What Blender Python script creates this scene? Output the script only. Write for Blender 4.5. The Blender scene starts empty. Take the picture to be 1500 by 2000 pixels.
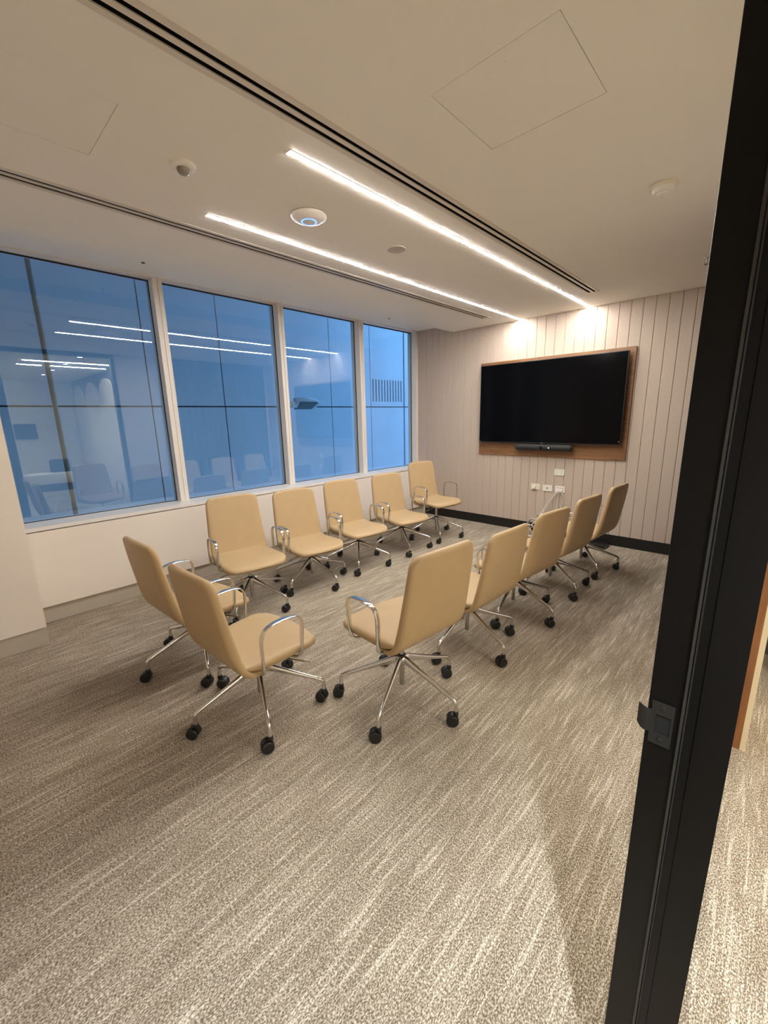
import bpy, bmesh, math, random
from mathutils import Vector, Matrix

random.seed(7)
PI = math.pi
R = math.radians
scene = bpy.context.scene
COL = scene.collection

# ------------------------------------------------------------------ camera, world, exposure
cam_data = bpy.data.cameras.new('camera')
cam = bpy.data.objects.new('camera', cam_data)
COL.objects.link(cam)
yaw, pitch, roll = R(43.432), R(12.873), R(1.315)
fwd = Vector((-math.sin(yaw) * math.cos(pitch), math.cos(yaw) * math.cos(pitch), -math.sin(pitch)))
rgt = Vector((math.cos(yaw), math.sin(yaw), 0))
dwn = fwd.cross(rgt)
rg2 = rgt * math.cos(roll) + dwn * math.sin(roll)
dw2 = dwn * math.cos(roll) - rgt * math.sin(roll)
m3 = Matrix((rg2, -dw2, -fwd)).transposed()
cam.matrix_world = Matrix.Translation((0, 0, 1.5)) @ m3.to_4x4()
cam_data.sensor_fit = 'HORIZONTAL'
cam_data.sensor_width = 36
cam_data.lens = 811.17 * 36 / 1500
cam_data.clip_start = 0.02
scene.camera = cam

world = bpy.data.worlds.new('dusk')
scene.world = world
world.use_nodes = True
bg = world.node_tree.nodes['Background']
bg.inputs[0].default_value = (0.27, 0.58, 1.0, 1)
bg.inputs[1].default_value = 3.2

scene.view_settings.view_transform = 'Standard'
scene.view_settings.look = 'None'
scene.view_settings.gamma = 1
scene.view_settings.exposure = 1.25
scene.view_settings.use_curve_mapping = False

LED_STRENGTH = 78.0
CORRIDOR_STRENGTH = 48.0
SPOT_POWER = 140.0

# ------------------------------------------------------------------ measured layout (metres, camera stands at x=0 y=0)
H = 2.612            # main ceiling
HP = 2.712           # ceiling of the pocket along the windows
YT = 5.12            # panelled wall with the screen
XE = -3.46           # edge of the lowered ceiling
XG = -4.19           # glass
XM = -4.09           # front of the mullions
XS = -3.925          # sill front / apron panel
ZS = 0.757           # sill top
XR = -0.0985         # room face of the door wall
XC = 0.011           # corridor face of the door wall
YB = -1.10           # rear wall
YJ = 0.73            # strike jamb

# ------------------------------------------------------------------ materials
def mat(name, color=(0.8, 0.8, 0.8), rough=0.5, metal=0.0, emit=None, estr=0.0, spec=None, coat=0.0):
    m = bpy.data.materials.new(name)
    m.use_nodes = True
    b = m.node_tree.nodes['Principled BSDF']
    b.inputs['Base Color'].default_value = (*color, 1)
    b.inputs['Roughness'].default_value = rough
    b.inputs['Metallic'].default_value = metal
    if spec is not None:
        b.inputs['Specular IOR Level'].default_value = spec
    if coat:
        b.inputs['Coat Weight'].default_value = coat
    if emit:
        b.inputs['Emission Color'].default_value = (*emit, 1)
        b.inputs['Emission Strength'].default_value = estr
    return m

def nodes_of(m):
    return m.node_tree.nodes, m.node_tree.links, m.node_tree.nodes['Principled BSDF']

def add_grain(m, scale=400, strength=0.1, dist=0.001, vary=0.0, vscale=6, stretch=(1, 1, 1), detail=3):
    n, l, b = nodes_of(m)
    tc = n.new('ShaderNodeTexCoord')
    mp = n.new('ShaderNodeMapping')
    mp.inputs['Scale'].default_value = stretch
    l.new(tc.outputs['Object'], mp.inputs['Vector'])
    t = n.new('ShaderNodeTexNoise')
    t.inputs['Scale'].default_value = scale
    t.inputs['Detail'].default_value = detail
    l.new(mp.outputs[0], t.inputs['Vector'])
    bp = n.new('ShaderNodeBump')
    bp.inputs['Strength'].default_value = strength
    bp.inputs['Distance'].default_value = dist
    l.new(t.outputs['Fac'], bp.inputs['Height'])
    l.new(bp.outputs[0], b.inputs['Normal'])
    if vary:
        col = tuple(b.inputs['Base Color'].default_value)
        t2 = n.new('ShaderNodeTexNoise')
        t2.inputs['Scale'].default_value = vscale
        t2.inputs['Detail'].default_value = 4
        l.new(mp.outputs[0], t2.inputs['Vector'])
        rp = n.new('ShaderNodeValToRGB')
        rp.color_ramp.elements[0].position = 0.3
        rp.color_ramp.elements[1].position = 0.7
        rp.color_ramp.elements[0].color = (*[c * (1 - vary) for c in col[:3]], 1)
        rp.color_ramp.elements[1].color = (*[min(1, c * (1 + vary)) for c in col[:3]], 1)
        l.new(t2.outputs['Fac'], rp.inputs['Fac'])
        l.new(rp.outputs[0], b.inputs['Base Color'])
    return m

def s2l(r, g, b):
    f = lambda c: (c / 255 / 12.92) if c / 255 <= 0.04045 else ((c / 255 + 0.055) / 1.055) ** 2.4
    return (f(r), f(g), f(b))

M = {}
M['plaster'] = add_grain(mat('ceiling_paint', s2l(238, 232, 222), 0.75), 120, 0.04, 0.001)
M['white_paint'] = add_grain(mat('wall_paint', s2l(238, 226, 214), 0.6), 160, 0.04, 0.001)
M['sill'] = mat('sill_laminate', s2l(236, 230, 224), 0.28)
M['frame_white'] = mat('window_frame_paint', s2l(232, 224, 216), 0.38)
M['skirting'] = add_grain(mat('satin_skirting', s2l(186, 176, 160), 0.35, 0.0), 90, 0.03, 0.001, stretch=(1, 0.05, 1))
M['felt'] = add_grain(mat('felt_panel', s2l(196, 179, 163), 0.85, spec=0.25), 260, 0.25, 0.0015, vary=0.05, vscale=60)
M['black_base'] = mat('black_skirting', (0.006, 0.005, 0.005), 0.5)
M['black_metal'] = add_grain(mat('black_powdercoat', (0.004, 0.0037, 0.0035), 0.34, spec=0.20), 700, 0.05, 0.0005)
M['rubber'] = mat('black_rubber', (0.01, 0.01, 0.011), 0.55)
M['seal'] = mat('grey_seal', (0.03, 0.028, 0.025), 0.4)
M['gasket'] = mat('glazing_gasket', (0.006, 0.008, 0.012), 0.6)
M['gunmetal'] = mat('blackened_steel', (0.022, 0.021, 0.020), 0.40, 0.3)
M['hole'] = mat('dark_void', (0.004, 0.004, 0.004), 0.9)
M['slot_dark'] = mat('slot_interior', (0.012, 0.011, 0.010), 0.8)
M['slot_frame'] = mat('diffuser_aluminium', s2l(214, 204, 188), 0.45, 0.1)
M['leather'] = add_grain(mat('tan_leather', s2l(184, 157, 118), 0.48, spec=0.4), 420, 0.12, 0.0006, vary=0.03, vscale=9)
M['chrome'] = mat('polished_chrome', (0.72, 0.71, 0.69), 0.12, 1.0)
M['satin'] = mat('satin_aluminium', (0.55, 0.53, 0.5), 0.35, 1.0)
M['plastic_black'] = mat('black_plastic', (0.012, 0.011, 0.011), 0.38)
M['plastic_white'] = mat('white_plastic', s2l(238, 232, 222), 0.35)
M['plastic_cream'] = mat('cream_plastic', s2l(228, 220, 196), 0.4)
M['plastic_grey'] = mat('grey_lens', s2l(150, 140, 128), 0.3)
M['ap_white'] = mat('access_point_shell', s2l(240, 232, 226), 0.35)
M['blue_ring'] = mat('blue_status_ring', (0.05, 0.15, 0.9), 0.4, emit=(0.10, 0.26, 1.0), estr=1.2)
M['screen'] = mat('screen_glass', (0.002, 0.002, 0.0025), 0.12, spec=0.10)
M['bezel'] = mat('screen_bezel', (0.01, 0.01, 0.01), 0.3)
M['badge'] = mat('silver_badge', (0.4, 0.4, 0.4), 0.3, 0.8)
M['pin_light'] = mat('white_status_light', (1, 1, 1), 0.4, emit=(1, 0.95, 0.9), estr=1.0)
M['fabric_black'] = mat('speaker_cloth', (0.016, 0.015, 0.015), 0.7)
M['cable'] = mat('grey_cable', s2l(214, 206, 196), 0.45)
M['led'] = mat('led_diffuser', (1, 1, 1), 0.5, emit=(1.0, 0.975, 0.94), estr=LED_STRENGTH)
M['led_corr'] = mat('corridor_led', (1, 1, 1), 0.5, emit=(1.0, 0.94, 0.82), estr=CORRIDOR_STRENGTH)
M['cool_led'] = mat('cool_downlight', (1, 1, 1), 0.5, emit=(0.92, 0.97, 1.0), estr=20)
M['white_wall'] = mat('corridor_paint', s2l(232, 226, 214), 0.6)
M['facade'] = add_grain(mat('facade_panel', (0.62, 0.66, 0.70), 0.55), 8, 0.03, 0.002, vary=0.05, vscale=1.2)
M['facade_joint'] = mat('facade_joint', (0.02, 0.025, 0.03), 0.7)
M['pole'] = mat('weathered_pole', (0.12, 0.105, 0.09), 0.6)
M['lamp_grey'] = mat('street_lamp_casting', (0.62, 0.66, 0.70), 0.45, 0.1)
M['lamp_dark'] = mat('street_lamp_lens', (0.09, 0.1, 0.11), 0.3)
M['cream_edge'] = mat('cream_panel_edge', s2l(245, 230, 196), 0.5)
M['asphalt'] = mat('lane_concrete', (0.35, 0.36, 0.37), 0.8)
M['curtain'] = add_grain(mat('curtain_cloth', s2l(50, 45, 41), 0.9, spec=0.1), 300, 0.3, 0.001)
M['dark_wall'] = mat('charcoal_wall', s2l(88, 84, 80), 0.7)
M['arch_felt'] = mat('pale_arch_felt', s2l(222, 214, 202), 0.85)
M['bag'] = mat('dark_cushion', s2l(70, 72, 78), 0.8)

def wood(name, c1, c2, scale, rough=0.4, axis=(1, 1, 12)):
    m = mat(name, c1, rough)
    n, l, b = nodes_of(m)
    tc = n.new('ShaderNodeTexCoord')
    mp = n.new('ShaderNodeMapping')
    mp.inputs['Scale'].default_value = axis
    l.new(tc.outputs['Object'], mp.inputs['Vector'])
    t = n.new('ShaderNodeTexNoise')
    t.inputs['Scale'].default_value = scale
    t.inputs['Detail'].default_value = 6
    t.inputs['Roughness'].default_value = 0.6
    l.new(mp.outputs[0], t.inputs['Vector'])
    rp = n.new('ShaderNodeValToRGB')
    rp.color_ramp.elements[0].position = 0.3
    rp.color_ramp.elements[1].position = 0.72
    rp.color_ramp.elements[0].color = (*c1, 1)
    rp.color_ramp.elements[1].color = (*c2, 1)
    l.new(t.outputs['Fac'], rp.inputs['Fac'])
    l.new(rp.outputs[0], b.inputs['Base Color'])
    return m

M['walnut'] = wood('walnut_veneer', s2l(122, 83, 51), s2l(150, 107, 69), 6, 0.42, (0.6, 6, 6))
M['timber_edge'] = wood('timber_edge', s2l(140, 92, 54), s2l(166, 112, 68), 8, 0.5, (6, 6, 0.6))

def carpet_material():
    m = mat('loop_pile_carpet', (0.4, 0.36, 0.3), 0.95, spec=0.1)
    n, l, b = nodes_of(m)
    tc = n.new('ShaderNodeTexCoord')
    def noise(sc, scale, detail=2.0, rough=0.5, dist=0.0):
        mp = n.new('ShaderNodeMapping')
        mp.inputs['Scale'].default_value = sc
        l.new(tc.outputs['Object'], mp.inputs['Vector'])
        t = n.new('ShaderNodeTexNoise')
        t.inputs['Scale'].default_value = scale
        t.inputs['Detail'].default_value = detail
        t.inputs['Roughness'].default_value = rough
        t.inputs['Distortion'].default_value = dist
        l.new(mp.outputs[0], t.inputs['Vector'])
        return t.outputs['Fac']
    def ramp(sock, p0, p1, v0=0.0, v1=1.0):
        r = n.new('ShaderNodeMapRange')
        r.inputs['From Min'].default_value = p0
        r.inputs['From Max'].default_value = p1
        r.inputs['To Min'].default_value = v0
        r.inputs['To Max'].default_value = v1
        l.new(sock, r.inputs['Value'])
        return r.outputs[0]
    def math_n(op, a, bb):
        q = n.new('ShaderNodeMath')
        q.operation = op
        for i, s in enumerate((a, bb)):
            if isinstance(s, (int, float)):
                q.inputs[i].default_value = s
            else:
                l.new(s, q.inputs[i])
        return q.outputs[0]
    loops = noise((1.0, 0.55, 1), 290, 1.5, 0.55, 0.4)          # single loops
    lines = noise((1.0, 0.04, 1), 100, 1.5, 0.6, 0.5)          # broken pale lines along the room
    lines2 = noise((1.0, 0.12, 1), 30, 1.0, 0.5, 0.0)
    broad = noise((1.0, 0.06, 1), 5.0, 2.0, 0.5, 0.0)
    a = ramp(loops, 0.365, 0.635)
    c = ramp(lines, 0.55, 0.66, 0.0, 1.0)
    d = ramp(lines2, 0.35, 0.65, -0.07, 0.07)
    e = ramp(broad, 0.3, 0.7, -0.05, 0.05)
    f = math_n('ADD', math_n('MULTIPLY', a, 0.78), math_n('MULTIPLY', c, 0.30))
    f = math_n('ADD', math_n('ADD', f, d), e)
    rp = n.new('ShaderNodeValToRGB')
    cr = rp.color_ramp
    cr.elements[0].position = 0.05
    cr.elements[0].color = (*s2l(112, 99, 83), 1)
    cr.elements[1].position = 1.0
    cr.elements[1].color = (*s2l(224, 213, 196), 1)
    k = cr.elements.new(0.45)
    k.color = (*s2l(162, 148, 129), 1)
    l.new(f, rp.inputs['Fac'])
    l.new(rp.outputs[0], b.inputs['Base Color'])
    bp = n.new('ShaderNodeBump')
    bp.inputs['Strength'].default_value = 0.6
    bp.inputs['Distance'].default_value = 0.004
    l.new(f, bp.inputs['Height'])
    l.new(bp.outputs[0], b.inputs['Normal'])
    return m
M['carpet'] = carpet_material()

def glass_material(name, tint, refl):
    m = bpy.data.materials.new(name)
    m.use_nodes = True
    n, l = m.node_tree.nodes, m.node_tree.links
    n.clear()
    out = n.new('ShaderNodeOutputMaterial')
    mix = n.new('ShaderNodeMixShader')
    tr = n.new('ShaderNodeBsdfTransparent')
    tr.inputs[0].default_value = (*tint, 1)
    gl = n.new('ShaderNodeBsdfGlossy')
    gl.inputs['Roughness'].default_value = 0.0
    gl.inputs['Color'].default_value = (0.95, 0.97, 1.0, 1)
    # Schlick reflectance, the same from either side of the pane
    ge = n.new('ShaderNodeNewGeometry')
    dt = n.new('ShaderNodeVectorMath')
    dt.operation = 'DOT_PRODUCT'
    l.new(ge.outputs['Incoming'], dt.inputs[0])
    l.new(ge.outputs['Normal'], dt.inputs[1])
    def mth(op, a, b=0.0):
        q = n.new('ShaderNodeMath')
        q.operation = op
        for i, v in enumerate((a, b)):
            if isinstance(v, (int, float)):
                q.inputs[i].default_value = v
            else:
                l.new(v, q.inputs[i])
        return q.outputs[0]
    cosv = mth('ABSOLUTE', dt.outputs['Value'])
    pw = mth('POWER', mth('SUBTRACT', 1.0, cosv), 5.0)
    fac = mth('ADD', mth('MULTIPLY', pw, 1.0 - refl), refl)
    l.new(fac, mix.inputs[0])
    l.new(tr.outputs[0], mix.inputs[1])
    l.new(gl.outputs[0], mix.inputs[2])
    l.new(mix.outputs[0], out.inputs[0])
    return m
M['glass'] = glass_material('coated_window_glass', (0.84, 0.92, 0.97), 0.09)
M['glass_clear'] = glass_material('clear_sidelight_glass', (0.97, 0.98, 0.97), 0.035)

# ------------------------------------------------------------------ mesh helpers
def obj(name, bm, material, parent=None, smooth=False, angle=40):
    me = bpy.data.meshes.new(name)
    bmesh.ops.recalc_face_normals(bm, faces=bm.faces[:])
    bm.to_mesh(me)
    bm.free()
    mats = material if isinstance(material, (list, tuple)) else [material]
    for mm in mats:
        me.materials.append(M[mm] if isinstance(mm, str) else mm)
    if smooth:
        for p in me.polygons:
            p.use_smooth = True
        me.set_sharp_from_angle(angle=R(angle))
    o = bpy.data.objects.new(name, me)
    COL.objects.link(o)
    if parent is not None:
        o.parent = parent
    return o

def link_copy(src, parent=None):
    c = src.copy()
    COL.objects.link(c)
    c.parent = parent
    return c

def empty(name, loc=(0, 0, 0), rz=0.0):
    o = bpy.data.objects.new(name, None)
    o.empty_display_size = 0.1
    o.location = loc
    o.rotation_euler = (0, 0, rz)
    COL.objects.link(o)
    return o

def tag(o, label, cat, group=None, kind=None):
    o['label'] = label
    o['category'] = cat
    if group:
        o['group'] = group
    if kind:
        o['kind'] = kind
    return o

def struct(o, label=None, cat=None):
    o['kind'] = 'structure'
    if label:
        o['label'] = label
    if cat:
        o['category'] = cat
    return o

def box(bm, x0, x1, y0, y1, z0, z1, bev=0.0, mi=0):
    vs = [bm.verts.new((x, y, z)) for x in (x0, x1) for y in (y0, y1) for z in (z0, z1)]
    fs = []
    for q in ((0, 1, 3, 2), (4, 6, 7, 5), (0, 4, 5, 1), (2, 3, 7, 6), (0, 2, 6, 4), (1, 5, 7, 3)):
        f = bm.faces.new([vs[i] for i in q])
        f.material_index = mi
        fs.append(f)
    if bev:
        es = list({e for f in fs for e in f.edges})
        bmesh.ops.bevel(bm, geom=es, offset=bev, segments=2, affect='EDGES', profile=0.5)
    return vs

def bbox(*a, **k):
    bm = bmesh.new()
    box(bm, *a, **k)
    return bm

def lathe(bm, prof, seg=32, c=(0, 0, 0), axis='z', cap=True, mi=0):
    """prof: list of (r, h) from one end to the other"""
    rings = []
    for r, h in prof:
        ring = []
        for i in range(seg):
            a = 2 * PI * i / seg
            p = (r * math.cos(a), r * math.sin(a), h)
            if axis == 'x':
                p = (h, p[0], p[1])
            elif axis == 'y':
                p = (p[0], h, p[1])
            ring.append(bm.verts.new((p[0] + c[0], p[1] + c[1], p[2] + c[2])))
        rings.append(ring)
    for a, b in zip(rings, rings[1:]):
        for i in range(seg):
            f = bm.faces.new((a[i], a[(i + 1) % seg], b[(i + 1) % seg], b[i]))
            f.material_index = mi
    if cap:
        for rg in (rings[0], rings[-1]):
            f = bm.faces.new(rg)
            f.material_index = mi
    return rings

def sweep(bm, pts, radii, hints, seg=10, power=2.0, cap=True):
    """pts: path, radii: (a along hint, b across) or float, hints: vector per point (direction of a)"""
    pts = [Vector(p) for p in pts]
    rings = []
    n = len(pts)
    for i, p in enumerate(pts):
        if i == 0:
            t = pts[1] - pts[0]
        elif i == n - 1:
            t = pts[-1] - pts[-2]
        else:
            t = (pts[i + 1] - p).normalized() + (p - pts[i - 1]).normalized()
        t.normalize()
        h = Vector(hints[i] if isinstance(hints, list) else hints)
        h = (h - t * h.dot(t)).normalized()
        k = t.cross(h)
        rr = radii[i] if isinstance(radii, list) else radii
        a, b = rr if isinstance(rr, tuple) else (rr, rr)
        ring = []
        for j in range(seg):
            an = 2 * PI * j / seg
            ca, sa = math.cos(an), math.sin(an)
            ca = math.copysign(abs(ca) ** (2 / power), ca)
            sa = math.copysign(abs(sa) ** (2 / power), sa)
            ring.append(bm.verts.new(p + h * (a * ca) + k * (b * sa)))
        rings.append(ring)
    for a, b in zip(rings, rings[1:]):
        for j in range(seg):
            bm.faces.new((a[j], a[(j + 1) % seg], b[(j + 1) % seg], b[j]))
    if cap:
        bm.faces.new(rings[0])
        bm.faces.new(rings[-1])

def smooth_path(pts, sub=6):
    """Catmull-Rom through tuples of any length"""
    P = [pts[0]] + list(pts) + [pts[-1]]
    out = []
    for i in range(1, len(P) - 2):
        p0, p1, p2, p3 = P[i - 1], P[i], P[i + 1], P[i + 2]
        for s in range(sub):
            t = s / sub
            out.append(tuple(0.5 * ((2 * b) + (-a + c) * t + (2 * a - 5 * b + 4 * c - d) * t * t + (-a + 3 * b - 3 * c + d) * t ** 3)
                             for a, b, c, d in zip(p0, p1, p2, p3)))
    out.append(tuple(pts[-1]))
    return out

def pad(bm, stations, nflat=10, narc=6, mi=0):
    """upholstered pad. station: (y, z, ny, nz, halfwidth, halfthick, plan_curve_fn, crown)"""
    rings = []
    for (y, z, ny, nz, w, h, fn, crown) in stations:
        sec = []
        h = max(h, 0.0005)
        rr = min(h, w * 0.5)
        for i in range(nflat + 1):
            x = -(w - rr) + 2 * (w - rr) * i / nflat
            sec.append((x, h))
        for i in range(1, narc):
            a = PI / 2 - PI * i / narc
            sec.append((w - rr + rr * math.cos(a), h * math.sin(a)))
        for i in range(nflat + 1):
            x = (w - rr) - 2 * (w - rr) * i / nflat
            sec.append((x, -h))
        for i in range(1, narc):
            a = -PI / 2 - PI * i / narc
            sec.append((-(w - rr) + rr * math.cos(a), h * math.sin(a)))
        ring = []
        for x, o in sec:
            oo = o + (crown * (1 - (x / w) ** 2) if o > 0 else 0)
            dy, dn = fn(x, w)
            ring.append(bm.verts.new((x, y + ny * (oo + dn) + dy, z + nz * (oo + dn))))
        rings.append(ring)
    n = len(rings[0])
    for a, b in zip(rings, rings[1:]):
        for j in range(n):
            f = bm.faces.new((a[j], a[(j + 1) % n], b[(j + 1) % n], b[j]))
            f.material_index = mi
    bm.faces.new(rings[0])
    bm.faces.new(rings[-1])

# ------------------------------------------------------------------ floor and ceiling
fl = obj('floor', bbox(-4.45, 5.9, YB - 0.1, YT + 0.1, -0.15, 0.0), 'carpet')
struct(fl, 'beige loop pile carpet with pale broken lines running along the room', 'floor')

D1 = (-1.532, -1.430, -0.60, 4.535)     # slot diffusers x0 x1 y0 y1
D2 = (-2.768, -2.666, -0.60, 4.700)
A1 = (-1.073, -0.617, 1.424, 1.862)     # ceiling hatches
A2 = (-2.305, -1.885, 0.240, 0.661)

def ceiling_mesh(holes, x0, x1, y0, y1, z, t):
    xs = sorted({x0, x1, *[h[0] for h in holes], *[h[1] for h in holes]})
    ys = sorted({y0, y1, *[h[2] for h in holes], *[h[3] for h in holes]})
    bm = bmesh.new()
    cells = set()
    for i in range(len(xs) - 1):
        for j in range(len(ys) - 1):
            cx, cy = (xs[i] + xs[i + 1]) / 2, (ys[j] + ys[j + 1]) / 2
            if not any(h[0] < cx < h[1] and h[2] < cy < h[3] for h in holes):
                cells.add((i, j))
    vv = {}
    def v(i, j, k):
        if (i, j, k) not in vv:
            vv[(i, j, k)] = bm.verts.new((xs[i], ys[j], z + t * k))
        return vv[(i, j, k)]
    for (i, j) in cells:
        bm.faces.new((v(i, j, 0), v(i + 1, j, 0), v(i + 1, j + 1, 0), v(i, j + 1, 0)))
        bm.faces.new((v(i, j, 1), v(i, j + 1, 1), v(i + 1, j + 1, 1), v(i + 1, j, 1)))
        for (di, dj, a, b) in ((-1, 0, (0, 0), (0, 1)), (1, 0, (1, 0), (1, 1)), (0, -1, (0, 0), (1, 0)), (0, 1, (0, 1), (1, 1))):
            if (i + di, j + dj) not in cells:
                bm.faces.new((v(i + a[0], j + a[1], 0), v(i + b[0], j + b[1], 0), v(i + b[0], j + b[1], 1), v(i + a[0], j + a[1], 1)))
    return bm
SL = 0.022
def inner(d):
    w = (d[1] - d[0])
    return [(d[0] + 0.018, d[0] + 0.018 + SL, d[2] + 0.03, d[3] - 0.03), (d[1] - 0.018 - SL, d[1] - 0.018, d[2] + 0.03, d[3] - 0.03)]
ce = obj('ceiling', ceiling_mesh([D1, D2, A1, A2], XE, XR, YB, YT, H, 0.10), 'plaster')
struct(ce, 'smooth off-white plaster ceiling with flush linear lights and slot vents', 'ceiling')
bm = bmesh.new()
box(bm, XG - 0.03, XE, YB, YT, HP, HP + 0.08)
pk = obj('ceiling_pocket', bm, 'plaster')
struct(pk, 'raised ceiling strip along the windows', 'ceiling')
bm = bmesh.new()
box(bm, XE, XR, YB, YT, H + 0.25, H + 0.30)
rf = obj('ceiling_void', bm, 'slot_dark')
struct(rf, 'dark slab above the plaster ceiling', 'ceiling')

def slot_diffuser(d, label):
    t = empty('slot_diffuser', ((d[0] + d[1]) / 2, (d[2] + d[3]) / 2, H))
    ox, oy = (d[0] + d[1]) / 2, (d[2] + d[3]) / 2
    bm = bmesh.new()
    z0, z1 = -0.004, 0.001
    i1, i2 = inner(d)
    e = 0.006
    box(bm, d[0] - e - ox, i1[0] - ox, d[2] - oy, d[3] - oy, z0, z1)
    box(bm, i2[1] - ox, d[1] + e - ox, d[2] - oy, d[3] - oy, z0, z1)
    box(bm, i1[0] - ox, i2[1] - ox, d[2] - oy, i1[2] - oy, z0, z1)
    box(bm, i1[0] - ox, i2[1] - ox, i1[3] - oy, d[3] - oy, z0, z1)
    obj('frame', bm, 'slot_frame', t)
    obj('divider_bar', bbox(i1[1] - ox, i2[0] - ox, i1[2] - oy, i1[3] - oy, z0 + 0.001, z1), 'slot_frame', t)
    bm = bmesh.new()
    a, b, c_, e_ = d[0] + 0.001 - ox, d[1] - 0.001 - ox, d[2] + 0.001 - oy, d[3] - 0.001 - oy
    box(bm, a, a + 0.002, c_, e_, z1, 0.12)
    box(bm, b - 0.002, b, c_, e_, z1, 0.12)
    box(bm, a, b, c_, e_, 0.118, 0.12)
    box(bm, a, b, c_, c_ + 0.002, z1, 0.12)
    box(bm, a, b, e_ - 0.002, e_, z1, 0.12)
    obj('plenum_box', bm, 'slot_dark', t)
    for i in (i1, i2):
        obj('blade', bbox(i[0] + 0.009 - ox, i[1] - 0.009 - ox, i[2] - oy, i[3] - oy, 0.045, 0.075), 'slot_dark', t)
    tag(t, label, 'air vent', 'twin slot air diffusers in the ceiling')
slot_diffuser(D1, 'long twin slot air vent in the ceiling between the light line and the square hatch')
slot_diffuser(D2, 'long twin slot air vent in the ceiling between a light line and the windows')

def led_line(x, y0, y1, label):
    t = empty('linear_light', (x, (y0 + y1) / 2, H))
    hl = (y1 - y0) / 2
    bm = bmesh.new()
    box(bm, -0.0115, 0.0115, -hl + 0.003, hl - 0.003, -0.0034, -0.0005, bev=0.001)
    obj('diffuser', bm, 'led', t)
    bm = bmesh.new()
    box(bm, -0.0135, -0.0117, -hl, hl, -0.002, 0.0)
    box(bm, 0.0117, 0.0135, -hl, hl, -0.002, 0.0)
    box(bm, -0.0135, 0.0135, -hl, -hl + 0.0028, -0.003, 0.0)
    obj('trim', bm, 'slot_frame', t)
    tag(t, label, 'ceiling light', 'glowing linear ceiling lights')
led_line(-1.690, 1.243, YT - 0.004, 'warm white light line in the ceiling running beside the longer slot vent')
led_line(-2.476, 1.243, YT - 0.004, 'warm white light line in the ceiling on the window side')

def hatch(a, label, gap):
    t = empty('access_hatch', ((a[0] + a[1]) / 2, (a[2] + a[3]) / 2, H))
    hx, hy = (a[1] - a[0]) / 2 - gap, (a[3] - a[2]) / 2 - gap
    obj('hatch_panel', bbox(-hx, hx, -hy, hy, 0.0005, 0.012), 'plaster', t)
    for s in (-1, 1):
        obj('key_latch', bbox(0.03 * s - 0.004, 0.03 * s + 0.004, -hy + 0.05, -hy + 0.058, -0.0004, 0.002), 'plaster', t)
    obj('hatch_back', bbox(-hx - 0.001, hx + 0.001, -hy - 0.001, hy + 0.001, 0.012, 0.02), 'slot_dark', t)
    tag(t, label, 'hatch')
hatch(A1, 'square flush access hatch in the ceiling with hairline gaps near the smoke detector', 0.0022)
hatch(A2, 'square flush access hatch in the ceiling near the motion sensor', 0.0015)

# ------------------------------------------------------------------ panelled wall with the screen
bm = bmesh.new()
box(bm, XG - 0.03, XR + 0.2, YT + 0.012, YT + 0.15, 0, H + 0.35)
wf = obj('wall_front', bm, 'felt')
struct(wf, 'taupe panelled wall of narrow grooved vertical boards behind the screen', 'wall')
PITCH = 0.110
def groove_board(w, z0, z1):
    bm = bmesh.new()
    c, d = 0.005, 0.006
    prof = [(-w / 2, d + 0.004), (-w / 2, d), (-w / 2 + c, 0), (w / 2 - c, 0), (w / 2, d), (w / 2, d + 0.004)]
    lo = [bm.verts.new((x, y, z0)) for x, y in prof]
    hi = [bm.verts.new((x, y, z1)) for x, y in prof]
    k = len(prof)
    for i in range(k):
        bm.faces.new((lo[i], lo[(i + 1) % k], hi[(i + 1) % k], hi[i]))
    bm.faces.new(lo)
    bm.faces.new(hi)
    return bm
first = None
k = 0
x = -0.737 + PITCH * 5.5
while x > -4.05:
    if first is None:
        first = obj('board', groove_board(PITCH - 0.0008, 0.122, H + 0.1), 'felt', wf)
        b = first
    else:
        b = link_copy(first, wf)
    b.location = (x, YT, 0)
    x -= PITCH
    k += 1
bb = obj('baseboard_front', bbox(XS - 0.01, XR, YT - 0.006, YT + 0.012, 0.0, 0.122), 'black_base')
struct(bb, 'matte black skirting along the panelled wall', 'skirting')

# ------------------------------------------------------------------ window wall
YPIER = 0.30
bm = bmesh.new()
box(bm, -4.24, XS, YPIER - 0.3, YT + 0.012, 0.135, ZS - 0.037)
box(bm, -4.24, XS - 0.032, YPIER - 0.3, YT + 0.012, 0.0, 0.135)
box(bm, -4.24, XS - 0.04, YPIER - 0.3, YT + 0.012, ZS - 0.037, ZS - 0.029)
wl = obj('wall_left', bm, 'white_paint')
struct(wl, 'pale apron wall below the windows', 'wall')
s1 = obj('trim_1', bbox(-4.25, XS, YPIER - 0.3, YT + 0.010, ZS - 0.029, ZS, bev=0.002), 'sill')
struct(s1, 'white window sill ledge running under all four windows', 'window sill')
bm = bmesh.new()
box(bm, XS - 0.031, XS - 0.022, YPIER - 0.05, YT - 0.006, 0.002, 0.129)
box(bm, XS - 0.022, XS - 0.018, YPIER - 0.05, YT - 0.006, 0.119, 0.129)
b2 = obj('baseboard_left', bm, 'skirting')
struct(b2, 'grey satin recessed skirting below the windows', 'skirting')

XP = -3.535
pr = obj('wall_pier', bbox(-4.45, XP, YB, YPIER, 0.132, HP), 'white_paint')
struct(pr, 'pale projecting pier at the end of the windows', 'wall')
pb = obj('pier_core', bbox(-4.45, XP - 0.018, YB, YPIER - 0.004, 0.0, 0.132), 'white_paint', pr)
b3 = obj('baseboard_pier', bbox(XP - 0.018, XP - 0.008, YB, YPIER - 0.002, 0.002, 0.130), 'skirting')
struct(b3, 'grey satin skirting on the projecting pier', 'skirting')

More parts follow.
